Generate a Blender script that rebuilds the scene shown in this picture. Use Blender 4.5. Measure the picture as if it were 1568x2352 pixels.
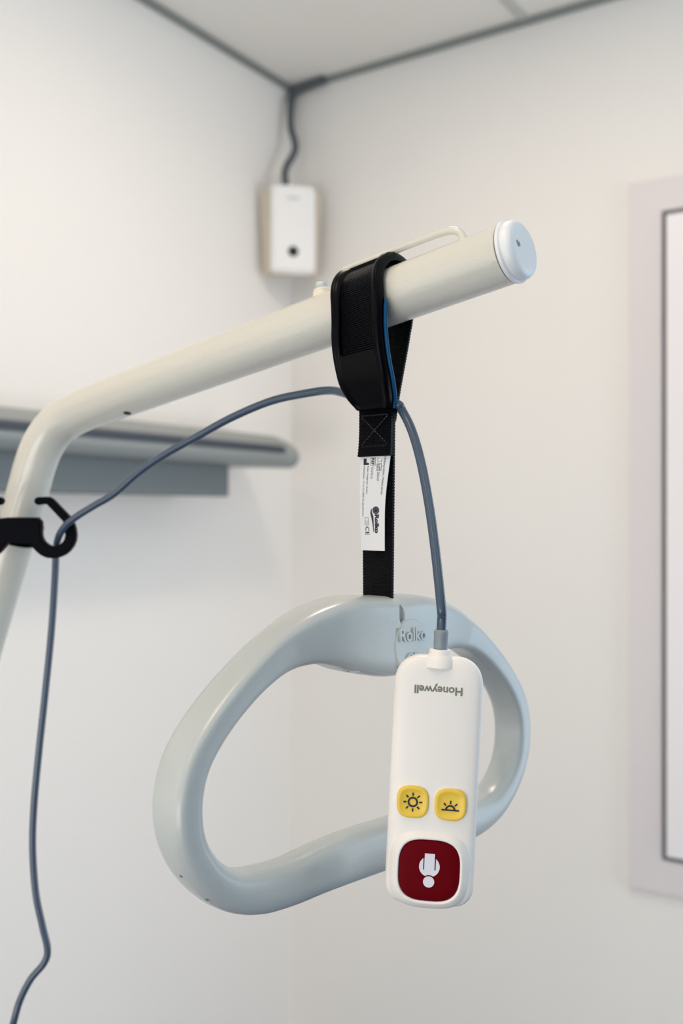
import bpy, bmesh, math, random
from mathutils import Vector, Matrix
random.seed(3)
for o in list(bpy.data.objects): bpy.data.objects.remove(o)
S = bpy.context.scene
COL = S.collection
V = Vector
CZ = 1.5            # height of the lens above the floor
F = 2250.0          # focal length for the 1568 x 2352 frame

# ---------------------------------------------------------------- camera
cam = bpy.data.cameras.new('camera'); camo = bpy.data.objects.new('camera', cam); COL.objects.link(camo)
camo.location = (0, 0, CZ); camo.rotation_euler = (math.pi/2, 0, 0)
cam.sensor_fit = 'VERTICAL'; cam.sensor_height = 36; cam.lens = 36*F/2352
cam.clip_start = .02
cam.dof.use_dof = True; cam.dof.focus_distance = .565; cam.dof.aperture_fstop = 6.0
S.camera = camo

# ---------------------------------------------------------------- room frame
# k = distance from the left wall, t = distance from the right wall
CX, CY = -.1267, 2.5
NK = V((.836, -.5485, 0)); NT = V((-.5485, -.836, 0))
KMAX, TMAX, ZTOP = 3.6, 4.2, CZ+1.078
def R(k, t, z): return V((CX, CY, 0)) + NK*k + NT*t + V((0, 0, z))
def P(px, py, d): return V(((px-784)/F*d, d, CZ+(1176-py)/F*d))

# ---------------------------------------------------------------- light
S.view_settings.view_transform = 'Standard'; S.view_settings.look = 'None'
S.view_settings.gamma = 1; S.view_settings.use_curve_mapping = False
S.view_settings.exposure = 0.03
w = bpy.data.worlds.new('world'); S.world = w; w.use_nodes = True
w.node_tree.nodes['Background'].inputs[0].default_value = (.8, .88, 1, 1)
w.node_tree.nodes['Background'].inputs[1].default_value = .3
def area(name, loc, direc, sx, sy, power, col, spread=180):
    l = bpy.data.lights.new(name, 'AREA'); l.shape = 'RECTANGLE'; l.size = sx; l.size_y = sy
    l.energy = power; l.color = col; l.spread = math.radians(spread)
    o = bpy.data.objects.new(name, l); COL.objects.link(o); o.location = loc
    o.rotation_euler = V(direc).to_track_quat('-Z', 'Y').to_euler(); return o
area('ceiling_lamp_near_corner', R(.82, .86, ZTOP-.03), (0, 0, -1), .22, .22, 6.0, (1.0, 0.83, 0.68))
area('ceiling_lamp_middle', R(.95, 2.1, ZTOP-.03), (0, 0, -1), .3, .5, 5.4, (1.0, 0.7, 0.47))
area('ceiling_lamp_back', R(1.2, 3.4, ZTOP-.03), (0, 0, -1), .5, .6, 4.9, (1.0, 0.98, 0.73))
area('fill_far_side', R(3.5, .55, 1.1), -NK, 1.0, 1.8, 25, (.98, .95, .93))  # added fill, no window on this side; brightens the left wall
area('fill_back', R(2.2, 4.15, 1.2), -NT, 1.6, 1.6, 4.5, (.8, .95, 1))  # soft fill added behind the lens, not a real window
area('fill_left_side', R(.04, 3.1, 1.45), NK, 1.3, 1.4, 4, (1, .96, .90))  # added warm fill for the loop's left flank and the bar front
area('fill_back_low', R(1.2, 4.15, .6), -NT, 2.0, 1.0, 30, (1, .955, .905))  # low fill added to lift the lower part of the walls
area('fill_up', R(2.6, 2.0, 1.9), (0, 0, 1), .8, .8, 12, (.72, .9, 1))  # added upward fill to brighten the ceiling, no lamp stands here
area('fill_right_wall', R(2.4, .03, 1.4), NT, .9, 1.4, 10.8, (0.58, 0.81, 1.0))  # invented cool fill out of view, no window behind it

# ---------------------------------------------------------------- materials
def lin(c):
    c /= 255
    return c/12.92 if c <= .04045 else ((c+.055)/1.055)**2.4
def rgb(r, g, b): return (lin(r), lin(g), lin(b), 1)
def mat(name, col, rough=.5, bump=0, scale=200, spec=.5, metal=0, noise=0, nscale=3, emit=None, coat=0):
    m = bpy.data.materials.new(name); m.use_nodes = True
    nt = m.node_tree; b = nt.nodes['Principled BSDF']
    b.inputs['Base Color'].default_value = col; b.inputs['Roughness'].default_value = rough
    b.inputs['Specular IOR Level'].default_value = spec; b.inputs['Metallic'].default_value = metal
    b.inputs['Coat Weight'].default_value = coat
    tc = nt.nodes.new('ShaderNodeTexCoord')
    if noise:
        n = nt.nodes.new('ShaderNodeTexNoise'); n.inputs['Scale'].default_value = nscale; n.inputs['Detail'].default_value = 5
        nt.links.new(tc.outputs['Object'], n.inputs['Vector'])
        mx = nt.nodes.new('ShaderNodeMix'); mx.data_type = 'RGBA'
        mx.inputs[6].default_value = tuple(x*(1-noise) for x in col[:3])+(1,)
        mx.inputs[7].default_value = tuple(min(1, x*(1+noise)) for x in col[:3])+(1,)
        nt.links.new(n.outputs['Fac'], mx.inputs[0]); nt.links.new(mx.outputs[2], b.inputs['Base Color'])
    if bump:
        n = nt.nodes.new('ShaderNodeTexNoise'); n.inputs['Scale'].default_value = scale; n.inputs['Detail'].default_value = 3
        nt.links.new(tc.outputs['Object'], n.inputs['Vector'])
        bp = nt.nodes.new('ShaderNodeBump'); bp.inputs['Strength'].default_value = 1; bp.inputs['Distance'].default_value = bump
        nt.links.new(n.outputs['Fac'], bp.inputs['Height']); nt.links.new(bp.outputs[0], b.inputs['Normal'])
    if emit:
        b.inputs['Emission Color'].default_value = emit[0]; b.inputs['Emission Strength'].default_value = emit[1]
    return m
def weave(name, col, spec=.6):
    m = mat(name, col, .38, spec=spec); nt = m.node_tree; b = nt.nodes['Principled BSDF']
    uv = nt.nodes.new('ShaderNodeUVMap'); sp = nt.nodes.new('ShaderNodeSeparateXYZ'); nt.links.new(uv.outputs[0], sp.inputs[0])
    def mt(op, a, bb):
        n = nt.nodes.new('ShaderNodeMath'); n.operation = op
        for i, x in enumerate((a, bb)):
            if x is None: continue
            if isinstance(x, (int, float)): n.inputs[i].default_value = x
            else: nt.links.new(x, n.inputs[i])
        return n.outputs[0]
    u = mt('MULTIPLY', sp.outputs[0], 2*math.pi/.0016); v = mt('MULTIPLY', sp.outputs[1], 2*math.pi/.0026)
    a = mt('SINE', mt('ADD', u, v), None); c = mt('SINE', mt('MULTIPLY', v, 2.0), None)
    h = mt('ADD', mt('MULTIPLY', a, .5), c)
    bp = nt.nodes.new('ShaderNodeBump'); bp.inputs['Distance'].default_value = .0005
    nt.links.new(h, bp.inputs['Height']); nt.links.new(bp.outputs[0], b.inputs['Normal'])
    return m
M = dict(
 wall=mat('painted_wall', rgb(238, 236, 233), .85, .0004, 350, .2, noise=.012, nscale=1.5),
 bluewall=mat('pale_blue_painted_wall', rgb(150, 175, 195), .8),
 screen=mat('shading_screen_cloth', rgb(24, 58, 100), .8),  # cloth of the added screen, dark blue to tint the grip
 ceil=mat('ceiling_board', rgb(236, 234, 229), .9, .0003, 300, .1, noise=.02, nscale=3),
 floor=mat('floor_vinyl', rgb(34, 58, 88), .5, noise=.1, nscale=8),
 edge=mat('ceiling_angle_grey', rgb(134, 139, 137), .6),
 enamel=mat('bar_enamel', rgb(213, 211, 202), .18, .00022, 420, .5, coat=.2),
 cap=mat('cap_plastic', rgb(232, 234, 238), .35, .00005, 300),
 chrome=mat('zinc', rgb(200, 202, 204), .3, metal=.9),
 nylon=mat('nylon_washer', rgb(226, 221, 205), .45),
 grip=mat('grip_plastic', rgb(186, 191, 191), .24, .00008, 900, .5, noise=.02, nscale=20),
 mark=mat('scuff', rgb(45, 40, 40), .8),
 dark=mat('dark_gap', rgb(40, 42, 45), .8),
 black=mat('black_plastic', rgb(1, 1, 5), .34, .00004, 900, .09),
 hook=mat('black_hook_plastic', rgb(1, 2, 9), .5, spec=.06),
 web=weave('black_webbing', rgb(0, 0, 7), .13),
 blue=mat('blue_piping', rgb(0, 72, 116), .45, .00015, 1500, .25),
 thread=mat('thread', rgb(34, 36, 48), .5),
 tag=mat('tag_cloth', rgb(214, 216, 220), .6, .00003, 1500, .3),
 ink=mat('ink', rgb(22, 28, 44), .7),
 cable=mat('cable_grey', rgb(62, 78, 98), .26, .00003, 800, .6),
 cablebg=mat('sensor_cable_grey', rgb(84, 90, 96), .55),
 relief=mat('relief_grey', rgb(132, 142, 150), .5),
 white=mat('handset_white', rgb(238, 233, 229), .38, .00003, 1500, .4),
 yellow=mat('button_yellow', rgb(236, 198, 72), .4, .00003, 1200, .4),
 red=mat('button_red', rgb(98, 0, 12), .55, spec=.05),
 symbol=mat('symbol_grey', rgb(222, 222, 232), .5),
 logo=mat('logo_olive', rgb(120, 122, 108), .6),
 sensor=mat('sensor_white', rgb(240, 240, 240), .45),
 bracket=mat('sensor_bracket', rgb(206, 196, 180), .6),
 rail=mat('rail_light', rgb(140, 146, 146), .45),
 railmid=mat('rail_panel', rgb(104, 114, 118), .5),
 raildark=mat('rail_groove', rgb(50, 60, 74), .5),
 frame=mat('window_frame', rgb(222, 217, 219), .5),
 gasket=mat('gasket', rgb(70, 74, 80), .6),
 sash=mat('window_sash', rgb(240, 237, 240), .4),
 pane=mat('pane', rgb(200, 210, 220), .1, spec=.8, emit=((.85, .92, 1, 1), .6)),
)
M['eemb'] = M['grip']

# ---------------------------------------------------------------- helpers
def obj(name, bm, m, parent=None, smooth=35, inv=True):
    me = bpy.data.meshes.new(name)
    if inv: bmesh.ops.recalc_face_normals(bm, faces=bm.faces)
    bm.to_mesh(me); bm.free(); me.materials.append(m)
    if smooth:
        me.shade_smooth(); me.set_sharp_from_angle(angle=math.radians(smooth))
    o = bpy.data.objects.new(name, me); COL.objects.link(o)
    if parent:
        o.parent = parent; o.matrix_parent_inverse = parent.matrix_basis.inverted() if parent.type == 'EMPTY' else Matrix()
    return o
def thing(name, label, cat, loc):
    o = bpy.data.objects.new(name, None); COL.objects.link(o); o.location = loc; o.empty_display_size = .02
    o['label'] = label; o['category'] = cat
    bpy.context.view_layer.update(); return o
def struct(name, bm, m, parent=None, smooth=35):
    o = obj(name, bm, m, parent, smooth)
    if not parent: o['kind'] = 'structure'
    return o
def quad(bm, pts):
    return bm.faces.new([bm.verts.new(p) for p in pts])
def box8(bm, c):       # c: 8 corners, bottom 4 then top 4
    v = [bm.verts.new(p) for p in c]
    for f in ((0,1,2,3), (4,5,6,7), (0,1,5,4), (1,2,6,5), (2,3,7,6), (3,0,4,7)): bm.faces.new([v[i] for i in f])
    return v
def roombox(k0, k1, t0, t1, z0, z1, bevel=0):
    bm = bmesh.new()
    box8(bm, [R(k0,t0,z0), R(k1,t0,z0), R(k1,t1,z0), R(k0,t1,z0), R(k0,t0,z1), R(k1,t0,z1), R(k1,t1,z1), R(k0,t1,z1)])
    if bevel: bmesh.ops.bevel(bm, geom=bm.edges[:], offset=bevel, segments=3, affect='EDGES')
    return bm
def spline(pts, n=8, closed=False):
    pts = [V(p) for p in pts]; out = []; N = len(pts)
    rng = range(N if closed else N-1)
    for i in rng:
        g = (lambda j: pts[j % N]) if closed else (lambda j: pts[max(0, min(N-1, j))])
        p0, p1, p2, p3 = g(i-1), g(i), g(i+1), g(i+2)
        for q in range(n):
            s = q/n
            out.append(.5*((2*p1)+(p2-p0)*s+(2*p0-5*p1+4*p2-p3)*s*s+(3*p1-p0-3*p2+p3)*s**3))
    if not closed: out.append(pts[-1])
    return out
def tube(bm, path, r, seg=20, cap=True):
    n = len(path); up = None; rings = []
    for i, p in enumerate(path):
        tg = (path[min(n-1, i+1)]-path[max(0, i-1)]).normalized()
        if up is None:
            up = V((0, 0, 1)) if abs(tg.z) < .9 else V((1, 0, 0))
        x = (up-tg*up.dot(tg)).normalized(); up = x; y = tg.cross(x)
        rr = r[i] if isinstance(r, (list, tuple)) else r
        rings.append([bm.verts.new(p+(x*math.cos(a)+y*math.sin(a))*rr) for a in [2*math.pi*j/seg for j in range(seg)]])
    for a, b in zip(rings, rings[1:]):
        for j in range(seg): bm.faces.new((a[j], a[(j+1) % seg], b[(j+1) % seg], b[j]))
    if cap: bm.faces.new(rings[0]); bm.faces.new(rings[-1])
    return rings
def lathe(bm, base, axis, prof, seg=40):    # prof: (radius, height along the axis)
    axis = axis.normalized(); x = axis.orthogonal().normalized(); y = axis.cross(x); rings = []
    for r, h in prof:
        rings.append([bm.verts.new(base+axis*h+(x*math.cos(2*math.pi*j/seg)+y*math.sin(2*math.pi*j/seg))*max(r, 1e-5)) for j in range(seg)])
    for a, b in zip(rings, rings[1:]):
        for j in range(seg): bm.faces.new((a[j], a[(j+1) % seg], b[(j+1) % seg], b[j]))
    bm.faces.new(rings[0]); bm.faces.new(rings[-1])
def extrude_poly(bm, pts, off, bevel=0):     # pts: outline as Vectors, off: thickness vector
    a = [bm.verts.new(p) for p in pts]; f = bm.faces.new(a)
    g = bmesh.ops.extrude_face_region(bm, geom=[f])
    nv = [v for v in g['geom'] if isinstance(v, bmesh.types.BMVert)]
    for v in nv: v.co += off
    if bevel:
        es = [e for e in bm.edges if (len(e.link_faces) == 2 and max(len(x.verts) for x in e.link_faces) > 4)]
        bmesh.ops.bevel(bm, geom=es, offset=bevel, segments=2, affect='EDGES', clamp_overlap=True)
def text_bm(s, size, bold=0, extr=0, align='CENTER', shear=0, res=3):
    c = bpy.data.curves.new('lettering', 'FONT'); c.body = s; c.size = size; c.align_x = align; c.align_y = 'CENTER'
    c.offset = bold; c.extrude = extr; c.resolution_u = res; c.shear = shear
    o = bpy.data.objects.new('lettering', c); COL.objects.link(o)
    bpy.context.view_layer.update()
    me = o.evaluated_get(bpy.context.evaluated_depsgraph_get()).to_mesh()
    bm = bmesh.new(); bm.from_mesh(me)
    bpy.data.objects.remove(o); bpy.data.curves.remove(c)
    return bm
def width_of(bm):
    xs = [v.co.x for v in bm.verts]; return max(xs)-min(xs), (max(xs)+min(xs))/2

# ---------------------------------------------------------------- setting
TH = .12
struct('floor', roombox(-TH, KMAX+TH, -TH, TMAX+TH, -TH, 0), M['floor'])
struct('ceiling', roombox(-TH, KMAX+TH, -TH, TMAX+TH, ZTOP, ZTOP+TH), M['ceil'])
struct('wall_left', roombox(-TH, 0, -TH, TMAX+TH, 0, ZTOP), M['wall'])
struct('wall_right', roombox(0, KMAX, -TH, 0, 0, ZTOP), M['wall'])
struct('wall_back', roombox(0, KMAX, TMAX, TMAX+TH, 0, ZTOP), M['wall'])
struct('wall_far_side', roombox(KMAX, KMAX+TH, -TH, TMAX+TH, 0, ZTOP), M['bluewall'])
struct('trim_1', roombox(.0, .016, 0.016, TMAX, ZTOP-.011, ZTOP), M['edge'])
struct('trim_2', roombox(.0, KMAX, 0, .016, ZTOP-.011, ZTOP), M['edge'])
def onR(px, py):
    r = (px-784)/F; k = (r*CY-CX)/(NK.x-r*NK.y); d = CY+NK.y*k
    return k, CZ+(1176-py)/F*d
def onL(px, py):
    r = (px-784)/F; t = (r*CY-CX)/(NT.x-r*NT.y); d = CY+NT.y*t
    return t, CZ+(1176-py)/F*d
# ceiling panel joints (shallow grooves drawn as thin strips of the board itself)
def ceilpt(px, py):
    d = (ZTOP-CZ)*F/(1176-py); return V(((px-784)/F*d, d, ZTOP))
def kt(p):
    q = p-V((CX, CY, 0)); return q.dot(NK), q.dot(NT)
kk, tt = kt(ceilpt(1180, 22))
struct('trim_3', roombox(kk-.008, kk+.016, .016, TMAX, ZTOP-.003, ZTOP), mat('ceiling_grid', rgb(196, 198, 195), .7))

# window in the right wall
k0, zt = onR(1447, 426); _, zb = onR(1441, 2030)
k1, zt1 = onR(1523, 487); k2, _ = onR(1536, 487); _, zb1 = onR(1525, 1957)
KE = k0+.95
def ring_rect(bm, ka, kb, za, zb_, m, d0, d1):       # rectangular frame with a border m wide
    def add(a, b, c, d):
        box8(bm, [R(a, d0, c), R(b, d0, c), R(b, d1, c), R(a, d1, c), R(a, d0, d), R(b, d0, d), R(b, d1, d), R(a, d1, d)])
    add(ka, ka+m, za, zb_); add(kb-m, kb, za, zb_); add(ka+m, kb-m, za, za+m); add(ka+m, kb-m, zb_-m, zb_)
wt = k1-k0
bm = bmesh.new(); ring_rect(bm, k0, KE, zb, zt, wt, -.0, .012)
win = struct('window_1', bm, M['frame'])
bm = bmesh.new(); ring_rect(bm, k1-.001, KE-wt, zb+wt, zt-wt, k2-k1, .001, .008); obj('gasket', bm, M['gasket'], win)
g = k2-k1
bm = bmesh.new(); ring_rect(bm, k2, KE-wt-g, zb+wt+g, zt-wt-g, .07, .001, .02)
obj('sash', bm, M['sash'], win)
bm = bmesh.new(); a, b, c, d = k2+.07, KE-wt-g-.07, zb+wt+g+.07, zt-wt-g-.07
box8(bm, [R(a,.001,c), R(b,.001,c), R(b,.006,c), R(a,.006,c), R(a,.001,d), R(b,.001,d), R(b,.006,d), R(a,.006,d)])
obj('pane', bm, M['pane'], win)

# wall rail unit on the left wall
zr = CZ
def prof_ext(bm, prof, ta, tb, shear=0):     # prof: (k, z); ends at t = ta (+shear per z) and tb
    A = [bm.verts.new(R(k, ta+shear*(k), zr+z)) for k, z in prof]; B = [bm.verts.new(R(k, tb, zr+z)) for k, z in prof]
    n = len(prof)
    for i in range(n): bm.faces.new((A[i], A[(i+1) % n], B[(i+1) % n], B[i]))
    bm.faces.new(A); bm.faces.new(B)
unit = thing('wall_rail_unit', 'long grey rail unit with a drop panel along the left wall, behind the bed pole', 'wall unit', R(0, 1.2, zr+.1))
bm = bmesh.new(); prof_ext(bm, [(0, .150), (0, .105), (.175, .098), (.192, .104), (.200, .118), (.200, .128), (.192, .140), (.17, .156), (.13, .172), (.0, .19)], .245, 2.6); obj('canopy', bm, M['rail'], unit, 50)
bm = bmesh.new(); prof_ext(bm, [(.19, .132), (.2025, .129), (.2025, .140), (.19, .146)], .30, 2.59); obj('groove', bm, M['raildark'], unit)
bm = bmesh.new(); prof_ext(bm, [(.0, .104), (.0, .036), (.145, .032), (.15, .036), (.15, .104)], .43, 2.59); obj('drop_panel', bm, M['railmid'], unit)

# folding screen added outside the frame to shade the grip front and tint it blue
scr = thing('shading_screen', 'added blue folding screen out of view, shading and tinting the loop grip from the right', 'screen', V((1.03, -.05, 0)))
fold_pts = [V((1.10, -.75)), V((1.00, -.33)), V((1.08, .12)), V((1.0, .56))]
for a, b in zip(fold_pts, fold_pts[1:]):
    a3, b3 = V((a.x, a.y, 0)), V((b.x, b.y, 0)); d = (b3-a3).normalized(); nrm = V((-d.y, d.x, 0))*.004
    p0, p1 = a3+d*.02, b3-d*.02
    bm = bmesh.new(); box8(bm, [q+V((0, 0, z)) for z in (.28, 1.86) for q in (p0-nrm, p1-nrm, p1+nrm, p0+nrm)]); obj('cloth_panel', bm, M['screen'], scr)
    bm = bmesh.new(); tube(bm, [p0+V((0, 0, .02)), p0+V((0, 0, 1.88))], .009, 12); tube(bm, [p1+V((0, 0, .02)), p1+V((0, 0, 1.88))], .009, 12)
    tube(bm, [p0+V((0, 0, 1.875)), p1+V((0, 0, 1.875))], .009, 12); tube(bm, [p0+V((0, 0, .27)), p1+V((0, 0, .27))], .009, 12); obj('panel_frame', bm, M['chrome'], scr)
    bm = bmesh.new(); m3 = (p0+p1)/2; tube(bm, [p0-nrm*40+V((0, 0, .012)), p0+nrm*40+V((0, 0, .012))], .012, 12); obj('foot', bm, M['chrome'], scr)

# corner sensor with its cable
def corner_sensor():
    bis = (NK+NT).normalized(); side = V((-bis.y, bis.x, 0))      # side: to the right seen from the camera
    if side.x < 0: side = -side
    c = V((CX, CY, 0))
    # body centre seen at px 674, py 525
    dist = .155; pos = c+bis*dist
    r = (674-784)/F
    s = (r*pos.y-pos.x)/(side.x-r*side.y)
    pos = pos+side*s; d = pos.y
    zc = CZ+(1176-525)/F*d
    t = thing('wall_sensor', 'white rectangular sensor box with a dark eye, mounted high in the room corner', 'sensor', pos+V((0, 0, zc)))
    def L(x, y, z): return pos+side*x+bis*y+V((0, 0, zc+z))        # y: out of the corner
    hw, hh = 52/F*d, 101/F*d
    bm = bmesh.new(); box8(bm, [L(-hw, -.03, -hh), L(hw, -.03, -hh), L(hw*.98, .0, -hh), L(-hw*.98, .0, -hh), L(-hw, -.03, hh), L(hw, -.03, hh), L(hw*.98, .0, hh), L(-hw*.98, .0, hh)])
    bmesh.ops.bevel(bm, geom=bm.edges[:], offset=.006, segments=3, affect='EDGES'); obj('housing', bm, M['sensor'], t, 60)
    bm = bmesh.new(); box8(bm, [L(-hw*1.22, -.045, -hh*1.0), L(hw*1.22, -.045, -hh*1.0), L(hw*.98, -.028, -hh*.98), L(-hw*.98, -.028, -hh*.98), L(-hw*1.42, -.045, hh*.9), L(hw*1.42, -.045, hh*.9), L(hw*.98, -.028, hh*.95), L(-hw*.98, -.028, hh*.95)])
    obj('corner_bracket', bm, M['bracket'], t)
    bm = bmesh.new(); lathe(bm, L(-.001, -.001, -hh*.52), bis, [(.0125, 0), (.0125, .002), (.011, .0032), (.006, .004), (0, .0042)]); obj('eye', bm, M['dark'], t)

    bm = bmesh.new(); box8(bm, [L(-.016, 0, hh*.66), L(.014, 0, hh*.66), L(.014, .0008, hh*.66), L(-.016, .0008, hh*.66), L(-.016, 0, hh*.72), L(.014, 0, hh*.72), L(.014, .0008, hh*.72), L(-.016, .0008, hh*.72)])
    obj('faint_mark', bm, mat('faint', rgb(205, 205, 205), .6), t)
    dd = d+.03
    pts = [P(656, 432, dd), P(655, 415, dd), P(654, 398, dd+.01), P(659, 380, dd+.02), P(670, 362, dd+.03), P(678, 343, dd+.04), P(676, 322, dd+.05), P(669, 298, dd+.06), P(667, 270, dd+.07), P(668, 240, 2.455), P(671, 218, 2.47), P(678, 206, 2.472)]
    bm = bmesh.new(); tube(bm, spline(pts, 6), .0092, 14); obj('cable', bm, M['cablebg'], t, 0 or 60)
    a = P(672, 212, 2.468); kq, tq = kt(a)
    bm = bmesh.new(); tube(bm, [R(.018, .022, ZTOP-.02), R(.05, .020, ZTOP-.014), R(.115, .021, ZTOP-.010)], .0105, 12); obj('cable_end', bm, M['cablebg'], t, 60)
corner_sensor()

# ---------------------------------------------------------------- bed bar
BR = .017
E = P(1186, 576, .545)
A0 = P(220, 930, .779)
ax = (E-A0).normalized()
def bar_at(px):
    r = (px-784)/F; s = (r*A0.y-A0.x)/(ax.x-r*ax.y); return A0+ax*s
O = bar_at(869)
ap = V((ax.y, -ax.x, 0)).normalized()          # horizontal, perpendicular to the bar
if ap.y > 0: ap = -ap                          # towards the camera
aup = ax.cross(ap); aup = aup if aup.z > 0 else -aup
bar = thing('bed_trapeze_bar', 'cream white enamelled steel tube bent above the bed, its round capped end at upper right', 'pole', P(-17, 1405, .84)-V((0, 0, .8)))
foot = P(58, 1148, .82); low = P(-17, 1405, .84); dn = (low-foot).normalized()
bpts = [E-ax*.005, E-ax*.1, E-ax*.25, bar_at(300), bar_at(235), P(172, 951, .795), P(130, 979, .805), P(100, 1020, .811), P(80, 1070, .815), foot, low, low+dn*.2, low+dn*.45]
end = bpts[-1]; bpts += [end+V((dn.x*.05, .0, -.12)), V((end.x+dn.x*.06, end.y, .02))]
bm = bmesh.new(); tube(bm, spline(bpts, 10), BR, 48); obj('tube', bm, M['enamel'], bar, 60)
bm = bmesh.new(); lathe(bm, E-ax*.0045, ax, [(.012, 0), (.0162, .0), (.0176, .0006), (.0179, .0016), (.0179, .0026), (.0168, .0032), (.0166, .0036), (.0168, .0042), (.0166, .0066), (.0156, .0084), (.0142, .0092), (.010, .0094), (0, .0094)], 64)
capo = obj('end_cap', bm, M['cap'], bar, 40)
# scuffs on the cap
def blob(bm, c, n, r, seed, irregular=.35):
    rnd = random.Random(seed); x = n.orthogonal().normalized(); y = n.cross(x)
    pts = [c+(x*math.cos(a)+y*math.sin(a))*r*(1+irregular*(rnd.random()*2-1)) for a in [2*math.pi*j/14 for j in range(14)]]
    extrude_poly(bm, pts, n*.00012)
bm = bmesh.new()
side_c = ax.cross(V((0, 0, 1))).normalized(); side_c = side_c if side_c.x > 0 else -side_c
upc = side_c.cross(ax); upc = upc if upc.z > 0 else -upc
fc = E+ax*.0050
blob(bm, fc-side_c*.0058+upc*.0012, ax, .0016, 4, .6); blob(bm, fc-side_c*.0075+upc*.0018, ax, .0009, 5, .5)
obj('scuff_mark', bm, mat('scuff_soft', rgb(140, 146, 156), .7), capo)
bm = bmesh.new(); blob(bm, fc-side_c*.0075-upc*.0118-ax*.0007, ax, .0004, 6); blob(bm, fc-side_c*.002-upc*.0145-ax*.0013, ax, .0003, 7); obj('chip', bm, M['mark'], capo)
# wire keeper over the bar
def B(a, q, u): return O+ax*a+ap*q+aup*u        # bar frame
def px_of(p): return 784+F*p.x/p.y, 1176-F*(p.z-CZ)/p.y
wa = -.030; wb = .0
for i in range(200):
    q = B(wb, 0, .025)
    if px_of(q)[0] < 1060: wb += .0006
kp = [B(wa, 0, .014), B(wa+.001, 0, .020), B(wa+.006, 0, .0262), B(wa+.013, 0, .0275), B(0, 0, .0272), B(wb*.6, 0, .0268), B(wb-.012, 0, .0262), B(wb-.005, 0, .0245), B(wb-.001, 0, .021), B(wb, 0, .014)]
bm = bmesh.new(); tube(bm, spline(kp, 6), .0023, 16); obj('wire_keeper', bm, M['enamel'], bar, 60)
# bolt and washer in front of the keeper
ab = bar_at(748)
bm = bmesh.new(); lathe(bm, ab+aup*.0155, aup, [(.0062, 0), (.0064, .002), (.0058, .0032), (.0060, .0040), (.0052, .0054), (0, .0054)], 32); ws = obj('washer', bm, M['nylon'], bar, 40)
bm = bmesh.new(); lathe(bm, ab+aup*.0205, aup, [(.0046, 0), (.0050, .0004), (.0050, .0009), (.0040, .0012), (0, .0012)], 32)
lathe(bm, ab+aup*.0215, aup, [(.0040, 0), (.0041, .0008), (.0041, .0036), (.0034, .0044), (0, .0044)], 6); obj('bolt_head', bm, M['chrome'], bar, 30)
# small drilled hole under the arm
hb = bar_at(297)
bm = bmesh.new(); dv = (ap*.25-aup).normalized(); lathe(bm, hb+dv*.01690, dv, [(.0030, 0), (.0030, .00035), (0, .00035)], 24); obj('drill_hole', bm, M['dark'], bar)

# ---------------------------------------------------------------- cable hook (double) clipped round the post
hk = thing('cable_hook', 'black plastic double cable hook clipped round the post at the left edge of the photo', 'hook', P(40, 1215, .765))
c4 = [(500,585),(560,592),(600,620),(615,660),(613,840),(630,900),(665,950),(710,985),(770,1012),(830,1010),(890,985),(935,945),(960,900),(972,840),(965,780),(950,740),(930,690),(940,640),(700,385),(660,375),(560,392),(520,370),(503,330),(520,290),(565,270),(720,268),(760,285),(800,320),(1040,570),(1090,650),(1120,740),(1132,840),(1125,920),(1090,1010),(1030,1090),(960,1145),(880,1180),(790,1195),(690,1185),(610,1150),(540,1095),(480,1020),(440,970),(410,957)]
left = [(540-x, y) for x, y in reversed(c4)]
left = [(x, y) for x, y in left]
full = c4+[(300, 972)]+left
bm = bmesh.new(); extrude_poly(bm, [P(x*.1531, 1100+y*.1531, .761) for x, y in full], V((0, .008, 0)), .0011)
obj('hook_plate', bm, M['hook'], hk, 50)
pc = foot+(low-foot)*.26
bm = bmesh.new(); u0 = dn.orthogonal().normalized()
lathe(bm, pc-dn*.008, dn, [(.0172, 0), (.0205, 0), (.0212, .001), (.0212, .015), (.0205, .016), (.0172, .016)], 48); obj('clamp_band', bm, M['hook'], hk, 40)
bm = bmesh.new(); q0 = P(40, 1215, .766); box8(bm, [q0+V((sx*.009, sy, sz*.009)) for sz in (-1, 1) for sx, sy in ((-1, 0), (1, 0), (1, .03), (-1, .03))]); obj('web_block', bm, M['hook'], hk)

def sm(x): x = max(0, min(1, x)); return x*x*(3-2*x)
# ---------------------------------------------------------------- trapeze handle: strap, sleeve, tag, grip
th = math.radians(49)
UH = V((math.cos(th), math.sin(th), 0)); NH = V((math.sin(th), -math.cos(th), 0))
T0 = V(((868-784)/F*.604, .604, 0))
hd = thing('trapeze_handle', 'large pale grey plastic loop grip hanging by a black strap from the white bar', 'handle', V((T0.x, T0.y, CZ-.23)))
half = [(0,-.076,.049),(.03,-.0735,.045),(.05,-.0725,.037),(.070,-.0745,.0285),(.092,-.0815,.0210),(.111,-.0920,.0176),(.128,-.1045,.0164),(.142,-.1175,.0162),(.152,-.1305,.0164),(.157,-.144,.0166),(.158,-.157,.0170),(.1555,-.170,.0176),(.149,-.182,.0186),(.138,-.1935,.0198),(.123,-.2025,.0218),(.104,-.2070,.0245),(.082,-.2080,.0255),(.057,-.2065,.0275),(.03,-.2055,.0295),(0,-.2055,.030)]
loop = half+[(-u, z, t) for u, z, t in reversed(half[1:-1])]
def ringpt(u, z, n=0): return V((T0.x, T0.y, CZ))+UH*u+NH*n+V((0, 0, z-.045*u))
cl = spline([V(p) for p in loop], 10, True)     # x=u, y=z, z=radial thickness
def hdepth(u, z):
    base = .0124
    if z > -.11: base += .0066*max(0, 1-(abs(u)/.085)**2)
    return base
bm = bmesh.new(); NS = 56; rings = []; n = len(cl)
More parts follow.
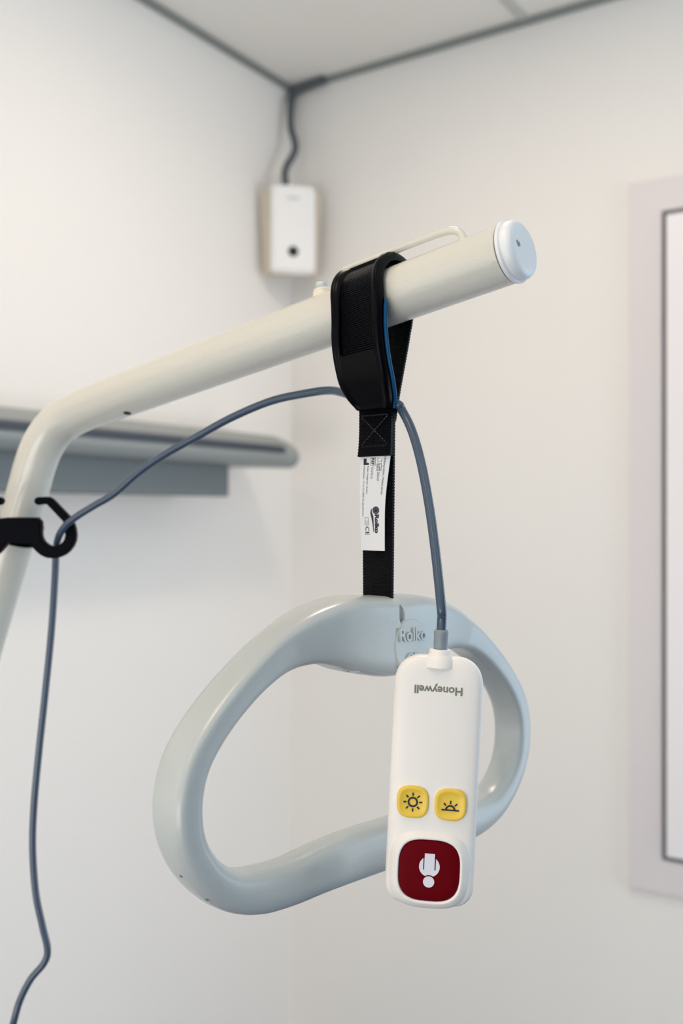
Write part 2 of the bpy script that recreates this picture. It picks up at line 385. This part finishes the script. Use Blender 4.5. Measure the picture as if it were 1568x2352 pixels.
for i, p in enumerate(cl):
    a, b = cl[i-1], cl[(i+1) % n]
    tg = V((b.x-a.x, b.y-a.y)).normalized(); rad = V((-tg.y, tg.x))         # outwards for this winding
    if rad.dot(V((p.x, p.y+.14))) < 0: rad = -rad
    tt_, h = p.z/2, hdepth(p.x, p.y)
    ex = 2.7+1.5*sm((p.y+.195)/.05)
    R_ = []
    for j in range(NS):
        an = 2*math.pi*j/NS; cc, ss = math.cos(an), math.sin(an)
        x = tt_*math.copysign(abs(cc)**(2/ex), cc); y = h*math.copysign(abs(ss)**(2/ex), ss)
        if p.y > -.11 and y > 0: y *= 1-.10*max(0, 1-abs(p.x)/.02)*0
        R_.append(bm.verts.new(ringpt(p.x+rad.x*x, p.y+rad.y*x, y)))
    rings.append(R_)
for i in range(n):
    a, b = rings[i], rings[(i+1) % n]
    for j in range(NS): bm.faces.new((a[j], a[(j+1) % NS], b[(j+1) % NS], b[j]))
grip = obj('loop_grip', bm, M['grip'], hd, 80)
# moulded medallion on the front of the hub
def hub_u(px, nn):
    r = (px-784)/F
    return -(T0.x+NH.x*nn-r*(T0.y+NH.y*nn))/(UH.x-r*UH.y)
hn = .0192
uc = hub_u(944, hn)
zc = (1176-1484)/F*(T0.y+UH.y*uc+NH.y*hn)+.045*uc
bm = bmesh.new(); seg = 56
for rr, w_ in ((.0165, .0004),):
    ins = [ringpt(uc+rr*math.cos(2*math.pi*j/seg), zc+rr*1.05*math.sin(2*math.pi*j/seg), hn-.001) for j in range(seg)]
    ra = [bm.verts.new(p) for p in ins]
    rb = [bm.verts.new(ringpt(uc+(rr-.0012)*math.cos(2*math.pi*j/seg), zc+(rr-.0012)*1.05*math.sin(2*math.pi*j/seg), hn+.0004)) for j in range(seg)]
    for j in range(seg): bm.faces.new((ra[j], ra[(j+1) % seg], rb[(j+1) % seg], rb[j]))
    bm.faces.new(rb); bm.faces.new(ra)
med = obj('medallion', bm, M['grip'], hd, 40)
def on_hub(tb, u0, z0, nn, sc=1.0):
    for v in tb.verts: v.co = ringpt(u0+v.co.x*sc, z0+v.co.y*sc, nn+v.co.z)
tb = text_bm('Rolko', .0120, .0002, .0009); wd, _ = width_of(tb); on_hub(tb, uc+.0005, zc+.0068, hn+.0006, .0265/wd*1.0); obj('embossed_name', tb, M['grip'], med, 0)
tb = text_bm('CE', .0085, 0.0001, .0008); wd, _ = width_of(tb); on_hub(tb, uc, zc-.0078, hn+.0006, .011/wd); obj('embossed_mark', tb, M['grip'], med, 0)
# narrow groove above the medallion and the notch in the lower edge of the hub, cut into the grip
def cut(target, bm):
    me = bpy.data.meshes.new('cutter'); bmesh.ops.recalc_face_normals(bm, faces=bm.faces); bm.to_mesh(me); bm.free()
    c = bpy.data.objects.new('cutter', me); COL.objects.link(c)
    md = target.modifiers.new('cut', 'BOOLEAN'); md.object = c; md.operation = 'DIFFERENCE'; md.solver = 'EXACT'
    bpy.context.view_layer.update()
    new = bpy.data.meshes.new_from_object(target.evaluated_get(bpy.context.evaluated_depsgraph_get()))
    target.modifiers.clear(); target.data = new
    bpy.data.objects.remove(c); bpy.data.meshes.remove(me)
ug = hub_u(925, hn)
bm = bmesh.new()
pts = [ringpt(ug+.0030*math.cos(a), zc+.0190+.0062*math.sin(a), hn+.004) for a in [2*math.pi*j/20 for j in range(20)]]
extrude_poly(bm, pts, -NH*.0068); cut(grip, bm)
un = hub_u(822, .014)
bm = bmesh.new()
box8(bm, [ringpt(un+x, z, y) for z in (-.108, -.0940) for x, y in ((-.0035, .004), (.0035, .004), (.0035, .020), (-.0035, .020))]); cut(grip, bm)
grip.data.set_sharp_from_angle(angle=math.radians(60))
bm = bmesh.new()
def scuff(i, nn, r, seed):
    p = loop[i]; x, z = p[0], p[1]
    d_ = V((loop[i-1][0]-loop[i+1][0], loop[i-1][1]-loop[i+1][1])).normalized(); rad = V((-d_.y, d_.x)); rad = rad if rad.dot(V((x, z+.14))) > 0 else -rad; q = ringpt(x+rad.x*p[2]/2, z+rad.y*p[2]/2, nn); nv = (UH*rad.x+V((0, 0, rad.y))).normalized()
    blob(bm, q, nv, r, seed)
for i, nn, r in ((25, .006, .0009), (26, .001, .0008)): scuff(i, nn, r, i)
obj('scuff_mark', bm, M['mark'], hd)

# strap strip builder -------------------------------------------------------
def strip(bm, path, th_, nw=8, scallop=0, width_fn=None, bulge=None):
    """path: list of (centre, width vector). closed thin solid with uv in metres"""
    uvl = bm.loops.layers.uv.new('UVMap') if not bm.loops.layers.uv else bm.loops.layers.uv.active
    n = len(path); top = []; bot = []; lens = [0]
    for i in range(1, n): lens.append(lens[-1]+(path[i][0]-path[i-1][0]).length)
    for i, (c, wv) in enumerate(path):
        tg = (path[min(n-1, i+1)][0]-path[max(0, i-1)][0]).normalized()
        nm = tg.cross(wv).normalized()
        sc = 1+(scallop/wv.length*math.sin(lens[i]*2*math.pi/.0018)*2 if scallop else 0)
        a = []; b = []
        for j in range(nw+1):
            f = j/nw-.5
            off = bulge(lens[i]/1, f) if bulge else 0
            a.append(bm.verts.new(c+wv*f*sc+nm*(th_/2+off))); b.append(bm.verts.new(c+wv*f*sc-nm*(th_/2)))
        top.append(a); bot.append(b)
    def face(vs, uvs):
        f = bm.faces.new(vs)
        for l, uv in zip(f.loops, uvs): l[uvl].uv = uv
    for i in range(n-1):
        W = path[i][1].length
        for j in range(nw):
            uvs = [((j/nw)*W, lens[i]), (((j+1)/nw)*W, lens[i]), (((j+1)/nw)*W, lens[i+1]), ((j/nw)*W, lens[i+1])]
            face((top[i][j], top[i][j+1], top[i+1][j+1], top[i+1][j]), uvs)
            face((bot[i][j], bot[i+1][j], bot[i+1][j+1], bot[i][j+1]), [uvs[0], uvs[3], uvs[2], uvs[1]])
        for j in (0, nw): face((top[i][j], top[i+1][j], bot[i+1][j], bot[i][j]), [(0, lens[i])]*4)
    for i in (0, n-1):
        for j in range(nw): face((top[i][j], top[i][j+1], bot[i][j+1], bot[i][j]), [(0, 0)]*4)
def resample(pts, step):
    out = [pts[0]]; acc = 0
    for a, b in zip(pts, pts[1:]):
        L = (b-a).length; d = step-acc
        while d <= L: out.append(a.lerp(b, d/L)); d += step
        acc = (acc+L) % step if L else acc
    return out
def Q(q, z, a=0): # sleeve frame: q towards the camera, z up, vertical world
    f = max(0, min(1, (z+.02)/.03)); upv = aup.lerp(V((0, 0, 1)), 1-f).normalized()
    return O+ax*a+ap*q+upv*z
def twist(z):      # direction of the strap width at height z (relative to bar)
    ang0 = math.degrees(math.atan2(-ax.y, ax.x))
    f = max(0, min(1, (-z-.03)/.19)); an = math.radians(ang0+(50.5-ang0)*f)
    v = V((math.cos(an), -math.sin(an), 0)); g_ = max(0, min(1, (z+.065)/.05))
    return (v+V((0, 0, ax.z))*g_).normalized()
WW = .0250
# webbing loop over the bar then the tail
arc = [(.0192*math.cos(math.radians(x)), .0192*math.sin(math.radians(x))) for x in range(0, 181, 15)]
front = [(0, -.075), (.001, -.067), (.0045, -.058), (.0130, -.045), (.0178, -.029), (.0190, -.013)]
back = [(-.0188, -.008), (-.0165, -.020), (-.0105, -.040), (-.0045, -.060), (-.001, -.075)]
lp = spline([V((q, 0, z)) for q, z in front+arc+back], 8)
lp = resample(lp, .00045)
bm = bmesh.new()
strip(bm, [(Q(p.x, p.z), twist(p.z)*WW) for p in lp], .0014, 8, .00022)
obj('webbing_loop', bm, M['web'], hd, 60)
ztop_, zbot = -.068, (CZ+(1176-1362)/F*.604)-O.z
cT = O.copy(); 
def tailc(z):
    f = (z-ztop_)/(zbot-ztop_); a = Q(0, z)
    b = V((T0.x, T0.y, O.z+z)); return a.lerp(b, max(0, min(1, f)))
bm = bmesh.new(); N_ = 400
strip(bm, [(tailc(ztop_+(zbot-.006-ztop_)*i/N_), twist(ztop_+(zbot-ztop_)*i/N_)*WW) for i in range(N_+1)], .0018, 8, .00022)
tail = obj('strap_tail', bm, M['web'], hd, 60)
# doubled, stitched end of the webbing in front of the tail
zs0, zs1 = -.064, -.0958
def frontn(z):
    wv = twist(z); nn = V((0, 0, 1)).cross(wv); return nn if nn.y < 0 else -nn
bm = bmesh.new()
strip(bm, [(tailc(zs0+(zs1-zs0)*i/70)+frontn(zs0)*(.0024+.0012*(i/70)**3), twist(zs0+(zs1-zs0)*i/70)*WW*(1.02+.05*(i/70)**4)) for i in range(71)], .0020, 8, .00022)
fold = obj('stitched_fold', bm, M['web'], hd, 60)
bm = bmesh.new()
def stitch(x0, z0, x1, z1, n):
    for i in range(n):
        f0, f1 = (i+.15)/n, (i+.75)/n
        pp = [tailc(z0+(z1-z0)*f)+twist(z0)*(x0+(x1-x0)*f)+frontn(z0)*.0037 for f in (f0, (f0+f1)/2, f1)]
        pp[1] += frontn(z0)*.0003
        tube(bm, pp, .00028, 6)
stitch(-.0105, -.0705, .0105, -.0705, 10); stitch(-.0105, -.0895, .0105, -.0895, 10); stitch(-.0105, -.0712, .0105, -.0888, 12); stitch(-.0105, -.0888, .0105, -.0712, 12)
obj('stitching', bm, M['thread'], fold, 60)

# plastic sleeve: raised rims around a window, solid tongue below
inner = [(-.0155*math.cos(math.radians(40)), .0155*math.sin(math.radians(40))+.004)]
inner = [(.0205*math.cos(math.radians(x)), .0205*math.sin(math.radians(x))) for x in range(140, -1, -10)]
inner += [(.0207, -.006), (.0205, -.013), (.0200, -.021), (.0190, -.030), (.0168, -.039), (.0135, -.048), (.0088, -.056), (.0040, -.062), (.0015, -.067)]
sp = resample(spline([V((q, 0, z)) for q, z in inner], 8), .0007)
SW = .0375
slen = [0]
for a, b in zip(sp, sp[1:]): slen.append(slen[-1]+(b-a).length)
TOT = slen[-1]
# window range along the path (arc length)
s_win0 = next(s for s, p in zip(slen, sp) if p.x > .006 and p.z > 0)
s_win1 = next(s for s, p in zip(slen, sp) if p.z < -.0335)
def sm(x): x = max(0, min(1, x)); return x*x*(3-2*x)
def width_at(s):
    r = (s-(TOT-.024))/.024
    return SW*(1-.34*max(0, r)**1.9)
def relief(s, f):
    W = width_at(s); xm = abs(f)*W; edge = W/2-xm
    h = .0042
    h += .0010*sm((.0052-edge)/.0020)                       # rims
    rounded = sm(edge/.0016); h = h*(.35+.65*math.sqrt(rounded))
    inw = sm((s-s_win0)/.0012)*sm((s_win1-s)/.0012)*sm(((SW/2-.0060)-xm)/.0009)
    h = h*(1-inw)+.0003*inw
    e2 = min(s, TOT-s); h *= .45+.55*math.sqrt(sm(e2/.002))
    return h
uvw = []
bm = bmesh.new()
strip(bm, [(Q(p.x, p.z)+(twist(p.z)*0), twist(p.z)*width_at(s)) for p, s in zip(sp, slen)], .0012, 60, 0, None, lambda s, f: 0)
# displace outwards by the relief
bm.verts.ensure_lookup_table(); nn_ = 61
k_ = 0
for i, (p, s) in enumerate(zip(sp, slen)):
    a, b = sp[max(0, i-1)], sp[min(len(sp)-1, i+1)]
    tg = (Q(b.x, b.z)-Q(a.x, a.z)).normalized(); nm = tg.cross(twist(p.z)).normalized()
    axial = Q(p.x, p.z)-(O+V((0, 0, min(0, p.z)))); 
    if nm.dot(axial) < 0 and p.z > -.05: nm = -nm
    if p.z <= -.05 and nm.dot(ap) < 0: nm = -nm
    for j in range(nn_):
        va, vb = bm.verts[k_], bm.verts[k_+1]; k_ += 2
        base = Q(p.x, p.z)+twist(p.z)*width_at(s)*(j/60-.5)
        va.co = base+nm*(relief(s, j/60-.5)); vb.co = base-nm*.0006
slv = obj('strap_sleeve', bm, M['black'], hd, 50)
# webbing seen through the window
wl = [(p, s) for p, s in zip(sp, slen) if s_win0-.001 < s < s_win1+.001]
path = []
for p, s in wl:
    i = slen.index(s); a, b = sp[max(0, i-1)], sp[min(len(sp)-1, i+1)]
    tg = (Q(b.x, b.z)-Q(a.x, a.z)).normalized(); nm = tg.cross(twist(p.z)).normalized(); nm = nm if nm.dot(ap) > 0 or (p.z > .015 and nm.z > 0) else -nm
    path.append((Q(p.x, p.z)+nm*.0014, twist(p.z)*.0235))
bm = bmesh.new(); strip(bm, path, .0012, 8, 0); obj('window_webbing', bm, M['web'], slv, 60)
# blue piping along the right inner edge
bl = [(p, s) for p, s in zip(sp, slen) if p.z < -.0065]
pp = []
for p, s in bl:
    pp.append(Q(p.x, p.z)+twist(p.z)*(width_at(s)/2+.0009)+ap*(-.0006))
bm = bmesh.new(); tube(bm, pp[::2], [.0012*(min(1, .35+i/6)) for i in range(len(pp[::2]))], 14); obj('blue_piping', bm, M['blue'], slv, 60)

# white tag -----------------------------------------------------------------
tz0 = O.z-.0915; 
ty0, ty1 = 1044, 1265
def tagpt(u, v, n=0):       # u 0..1 across, v 0..1 down
    z = (CZ+(1176-(ty0+(ty1-ty0)*v))/F*.600)-O.z
    c = tailc(z); wv = twist(z); nn = frontn(z)
    lo = -.0124; hi = .0118-.0042*math.sin(min(1, v*1.55)*math.pi/2)**1.2+.0008*max(0, v-.7)
    return c+wv*(lo+(hi-lo)*u)+nn*(.0022+.0030*math.sin(math.pi*min(1, v*1.1))*(1-u)**1.5*0.3+.0008*math.sin(math.pi*u)+n)
bm = bmesh.new(); NU, NV = 12, 60
g1 = [[bm.verts.new(tagpt(i/NU, j/NV, .0003)) for i in range(NU+1)] for j in range(NV+1)]
g2 = [[bm.verts.new(tagpt(i/NU, j/NV, 0)) for i in range(NU+1)] for j in range(NV+1)]
for j in range(NV):
    for i in range(NU):
        bm.faces.new((g1[j][i], g1[j][i+1], g1[j+1][i+1], g1[j+1][i])); bm.faces.new((g2[j][i], g2[j+1][i], g2[j+1][i+1], g2[j][i+1]))
    for i in (0, NU): bm.faces.new((g1[j][i], g1[j+1][i], g2[j+1][i], g2[j][i]))
for i in range(NU):
    for j in (0, NV): bm.faces.new((g1[j][i], g1[j][i+1], g2[j][i+1], g2[j][i]))
tag = obj('care_tag', bm, M['tag'], hd, 60)
def crop2uv(x, y):
    v = (y-180)/2040; l = 180-15*v; w_ = 560-50*v
    return (x-l)/w_, v
def put(tb, xa, ya, yb, hx, name, fit=True, m='ink'):
    """text running downwards: starts at y=ya, ends at y=yb, letters xa..(baseline left) with height hx in zoomed tag pixels"""
    xs = [v.co.x for v in tb.verts]; ys = [v.co.y for v in tb.verts]
    x0, x1, y0, y1 = min(xs), max(xs), min(ys), max(ys)
    for v in tb.verts:
        fy = (v.co.x-x0)/(x1-x0); fx = (v.co.y-y0)/(y1-y0)
        yy = ya+(yb-ya)*fy; xx = xa+hx*fx-(.022*(yy-ya))
        uu, vv = crop2uv(xx, yy); v.co = tagpt(uu, vv, .00042)
    return obj(name, tb, M[m], tag, 0)
def poly_on_tag(bm, pts):
    bm.faces.new([bm.verts.new(tagpt(*crop2uv(x, y), .00042)) for x, y in pts])
put(text_bm('Medizinprodukt | Medical device', 1), 622, 232, 1025, 52, 'print_line')
put(text_bm('REF', 1, .03), 412, 255, 395, 52, 'print_line')
put(text_bm('TO-EVO-01', 1), 408, 430, 690, 42, 'print_line')
put(text_bm('LOT', 1, .03), 526, 385, 510, 52, 'print_line')
put(text_bm('2024-07', 1), 530, 550, 740, 42, 'print_line')
put(text_bm('Rolko Kohlgrüber GmbH', 1), 318, 415, 1000, 46, 'print_line')
put(text_bm('Industriestr. 14-16, D-33829 Borgholzhausen', 1), 240, 415, 1500, 46, 'print_line')
put(text_bm('Rolko', 1, .055), 505, 1450, 1850, 84, 'logo_name')
put(text_bm('CE', 1, .01), 292, 1710, 1890, 86, 'print_line')
def box_outline(bm, x0, y0, x1, y1, t=6):
    for a in ((x0, y0, x1, y0+t), (x0, y1-t, x1, y1), (x0, y0, x0+t, y1), (x1-t, y0, x1, y1)):
        poly_on_tag(bm, [(a[0], a[1]), (a[2], a[1]), (a[2], a[3]), (a[0], a[3])])
for b4 in ((392, 240, 486, 408, 6), (512, 368, 600, 524, 6)):
    bm = bmesh.new(); box_outline(bm, *b4); obj('symbol_frame', bm, M['ink'], tag, 0)
bm = bmesh.new(); poly_on_tag(bm, [(522, 240), (527, 240), (527, 330), (590, 330), (590, 290), (596, 290), (596, 336), (522, 336)]); obj('date_symbol', bm, M['ink'], tag, 0)
bm = bmesh.new(); poly_on_tag(bm, [(248, 255), (320, 255), (300, 275), (318, 290), (300, 305), (318, 322), (300, 345), (358, 345), (358, 390), (248, 390)]); obj('maker_symbol', bm, M['ink'], tag, 0)
bm = bmesh.new(); box_outline(bm, 282, 1515, 368, 1680, 5); box_outline(bm, 282, 1590, 368, 1612, 4); poly_on_tag(bm, [(305, 1640), (350, 1640), (350, 1646), (305, 1646)]); obj('manual_symbol', bm, M['ink'], tag, 0)
bm = bmesh.new()
def annulus(bm, cx, cy, ra, rb, fn, seg=32, sy=1.25):
    A = [bm.verts.new(fn(cx+ra*math.cos(a), cy+ra*sy*math.sin(a))) for a in [2*math.pi*j/seg for j in range(seg)]]
    Bv = [bm.verts.new(fn(cx+rb*math.cos(a), cy+rb*sy*math.sin(a))) for a in [2*math.pi*j/seg for j in range(seg)]]
    for j in range(seg): bm.faces.new((A[j], A[(j+1) % seg], Bv[(j+1) % seg], Bv[j]))
fn = lambda x, y: tagpt(*crop2uv(x, y), .00042)
annulus(bm, 528, 1362, 66, 42, fn); annulus(bm, 528, 1362, 38, 1, fn)
poly_on_tag(bm, [(460, 1310), (425, 1350), (412, 1410), (420, 1470), (438, 1540), (452, 1640), (462, 1740), (468, 1820), (480, 1820), (478, 1700), (478, 1580), (474, 1480), (456, 1440), (444, 1400), (446, 1350)])
obj('logo_mark', bm, M['ink'], tag, 0)

# ---------------------------------------------------------------- nurse call handset
HS = .55/F
hc = P(996, 1797, .55)
up_ = V((math.sin(math.radians(2.8)), 0, math.cos(math.radians(2.8))))
yaw = math.radians(6.0)
rt = V((math.cos(math.radians(2.8))*math.cos(yaw), -math.sin(yaw), -math.sin(math.radians(2.8))))
up_ = (up_-rt*up_.dot(rt)).normalized(); out = rt.cross(up_)      # towards the camera
if out.y > 0: out = -out
hs = thing('nurse_call_handset', 'white oblong handset hanging by its grey cable, two yellow buttons above a red one', 'remote control', hc)
def H(x, y, z=0): return hc+rt*x+up_*y+out*z
HW, HH = .0249, .0705
def outline(inset, n=20, binset=0):
    rt_, rb_ = .0165, .0122
    w_, t_, b_ = HW-inset, HH-inset, HH-inset-binset
    pts = []
    for cx, cy, r, a0 in ((1, 1, rt_, 0), (-1, 1, rt_, 90), (-1, -1, rb_, 180), (1, -1, rb_, 270)):
        rr = max(.001, r-inset*.9)
        ccx = cx*(w_-rr); ccy = (t_-rr) if cy > 0 else -(b_-rr)
        for i in range(n+1):
            a = math.radians(a0+90*i/n); ca, sa = math.cos(a), math.sin(a); e = 2/2.25
            pts.append((ccx+rr*math.copysign(abs(ca)**e, ca), ccy+rr*math.copysign(abs(sa)**e, sa)))
    return pts
bm = bmesh.new(); rings = []
for ins, z, bi in ((.008, -.0135, 0), (.003, -.0130, 0), (.0008, -.0110, 0), (0, -.008, 0), (0, -.0045, .0), (.0004, -.0025, .0006), (.0012, -.0012, .0016), (.0026, -.0002, .0030), (.0045, .0004, .0040), (.008, .0009, .004), (.012, .0012, .003), (.017, .0014, .001), (.021, .0015, 0)):
    rings.append([bm.verts.new(H(x, y, z)) for x, y in outline(ins, 20, bi)])
for a, b in zip(rings, rings[1:]):
    for j in range(len(a)): bm.faces.new((a[j], a[(j+1) % len(a)], b[(j+1) % len(a)], b[j]))
bm.faces.new(rings[0]); bm.faces.new(rings[-1])
body = obj('handset_body', bm, M['white'], hs, 70)
bm = bmesh.new(); lathe(bm, H(0, HH-.006, -.0055), up_, [(.0095, 0), (.0088, .004), (.0070, .0062), (.0062, .0078), (.0062, .0092), (.0056, .0098), (0, .0098)], 40); obj('cable_neck', bm, M['white'], hs, 50)
bm = bmesh.new(); lathe(bm, H(0, HH+.002, -.0055), up_, [(.0040, 0), (.0040, .0098), (.0041, .0102), (.0041, .0118), (.0034, .0128), (0, .0128)], 36); obj('strain_relief', bm, M['relief'], hs, 50)
def superel(cx, cy, r, n, seg=56, ry=None):
    ry = ry or r
    return [(cx+r*math.copysign(abs(math.cos(a))**(2/n), math.cos(a)), cy+ry*math.copysign(abs(math.sin(a))**(2/n), math.sin(a))) for a in [2*math.pi*j/seg for j in range(seg)]]
def loft(bm, specs, cx, cy, n):
    rs = [[bm.verts.new(H(x, y, z)) for x, y in superel(cx, cy, r, n)] for r, z in specs]
    for a, b in zip(rs, rs[1:]):
        for j in range(len(a)): bm.faces.new((a[j], a[(j+1) % len(a)], b[(j+1) % len(a)], b[j]))
    bm.faces.new(rs[-1])
RX, RY = -.0003, -.0484
bm = bmesh.new(); loft(bm, [(.0228, -.0012), (.0218, .0008), (.0205, .0022), (.0192, .0034), (.0184, .0040), (.0177, .0041), (.0172, .0036), (.0170, .0024)], RX, RY, 3.1); obj('button_surround', bm, M['white'], hs, 60)
bm = bmesh.new(); loft(bm, [(.0170, .0024), (.0168, .0034), (.0162, .0037), (.012, .0040), (.006, .0042), (.001, .0042)], RX, RY, 3.1); redb = obj('call_button', bm, M['red'], hs, 50)
redb['label'] = 'dark red call button with a pale bell symbol'
def flat(bm, pts, z, t=.00008): extrude_poly(bm, [H(x, y, z) for x, y in pts], out*t)
def pxl(dx, dy): return dx*HS, dy*HS
zc_ = .00425
bm = bmesh.new()
def circ(cx, cy, r, seg=40, a0=0, a1=360): return [(cx+r*math.cos(math.radians(a0+(a1-a0)*j/seg)), cy+r*math.sin(math.radians(a0+(a1-a0)*j/seg))) for j in range(seg+(0 if a1-a0 == 360 else 1))]
bx, by = RX+.0001, RY
flat(bm, circ(bx, by+10*HS, 23.5*HS, 40, -232, 52), zc_)
flat(bm, [(bx-11.5*HS, by+5*HS), (bx+11.5*HS, by+5*HS), (bx+11.5*HS, by+40*HS), (bx-11.5*HS, by+40*HS)], zc_+.00012)
obj('bell_symbol', bm, M['symbol'], redb, 0)
bm = bmesh.new()
for s_ in (-1, 1): flat(bm, [(bx+s_*12*HS, by+3*HS), (bx+s_*14*HS, by+3*HS), (bx+s_*14*HS, by+29*HS), (bx+s_*12*HS, by+29*HS)], zc_+.00024)
flat(bm, circ(bx, by-24*HS, 15.2*HS), zc_+.00024); obj('symbol_gap', bm, M['red'], redb, 0)
bm = bmesh.new(); flat(bm, circ(bx, by-24*HS, 12.8*HS), zc_+.00036); obj('bell_clapper', bm, M['symbol'], redb, 0)
def bar2(bm, x0, y0, x1, y1, w_, z):
    d = V((x1-x0, y1-y0)).normalized(); nx, ny = -d.y*w_/2, d.x*w_/2
    flat(bm, [(x0+nx, y0+ny), (x1+nx, y1+ny), (x1-nx, y1-ny), (x0-nx, y0-ny)], z)
for idx, cx in enumerate((-.0112, .0098)):
    cy = -.0113
    bm = bmesh.new(); loft(bm, [(.0090, .0008), (.0088, .0024), (.0083, .0028), (.0072, .0027), (.0062, .0023), (.0050, .0020), (.002, .0019), (.0004, .0019)], cx, cy, 2.9)
    yb = obj('light_button', bm, M['yellow'], hs, 50)
    yb['label'] = ('yellow button with a full sun symbol', 'yellow button with a half sun on a line')[idx]
    bm = bmesh.new(); z_ = .0024
    r0, r1 = 8.0*HS, 11.8*HS
    if idx == 0:
        O_ = circ(cx, cy, r1); I_ = circ(cx, cy, r0)
        vo = [bm.verts.new(H(x, y, z_)) for x, y in O_]; vi = [bm.verts.new(H(x, y, z_)) for x, y in I_]
        for j in range(len(vo)): bm.faces.new((vo[j], vo[(j+1) % len(vo)], vi[(j+1) % len(vo)], vi[j]))
        for j in range(8):
            a = math.radians(45*j+1); bar2(bm, cx+14.5*HS*math.cos(a), cy+14.5*HS*math.sin(a), cx+21.5*HS*math.cos(a), cy+21.5*HS*math.sin(a), 3.3*HS, z_)
    else:
        sy = cy-12*HS
        O_ = circ(cx, sy, r1, 24, 0, 180); I_ = circ(cx, sy, r0, 24, 0, 180)
        vo = [bm.verts.new(H(x, y, z_)) for x, y in O_]; vi = [bm.verts.new(H(x, y, z_)) for x, y in I_]
        for j in range(24): bm.faces.new((vo[j], vo[j+1], vi[j+1], vi[j]))
        bar2(bm, cx-20*HS, sy, cx+20*HS, sy, 3*HS, z_)
        for a in (45, 90, 135):
            a = math.radians(a); bar2(bm, cx+14.5*HS*math.cos(a), sy+14.5*HS*math.sin(a), cx+21.5*HS*math.cos(a), sy+21.5*HS*math.sin(a), 3.3*HS, z_)
    obj('sun_symbol', bm, M['ink'], yb, 0)
tb = text_bm('Honeywell', .0052, .00014, .00004); wd, mid = width_of(tb); sc = .0267/wd
for v in tb.verts: x, y = (v.co.x-mid)*sc, v.co.y*sc*1.0; v.co = H(-x, .0522-y, .00150+v.co.z)
obj('printed_name', tb, M['logo'], hs, 0)
# cable: handset -> through the strap loop -> hook -> down
cb = [H(0, HH+.013, -.0055), H(0.0, HH+.022, -.0056), P(1013, 1392, .553), P(1000, 1270, .562), P(985, 1160, .571), P(966, 1060, .580), P(945, 988, .589), P(922, 941, .597)]
c_in = Q(-.0005, -.0665, .0140); c_out = Q(-.0005, -.0535, -.0200)
cb += [c_in, Q(-.0005, -.0595, 0), c_out, P(760, 897, .640), P(700, 904, .655), P(620, 922, .672), P(530, 960, .69), P(450, 1004, .704), P(380, 1043, .716), P(320, 1084, .727), P(262, 1134, .737), P(215, 1162, .744), P(178, 1185, .749), P(155, 1203, .753), P(140, 1222, .758), P(132, 1242, .768), P(129, 1262, .777), P(128, 1285, .778), P(126, 1330, .778),
       P(118, 1450, .778), P(103, 1600, .778), P(90, 1720, .778), P(78, 1850, .778), P(75, 1950, .778), P(82, 2050, .778), P(97, 2125, .778), P(109, 2180, .778), P(101, 2212, .778), P(70, 2250, .778), P(45, 2300, .778), P(28, 2360, .778), P(0, 2460, .79), P(-60, 2700, .83)]
e_ = cb[-1]; cb += [V((e_.x-.02, e_.y+.02, .5)), V((e_.x-.03, e_.y+.04, .1)), V((e_.x-.05, e_.y+.05, .004)), V((e_.x-.25, e_.y+.1, .004))]
bm = bmesh.new(); path = spline(cb, 12)
tube(bm, path, .00275, 20)
obj('handset_cable', bm, M['cable'], hs, 60)
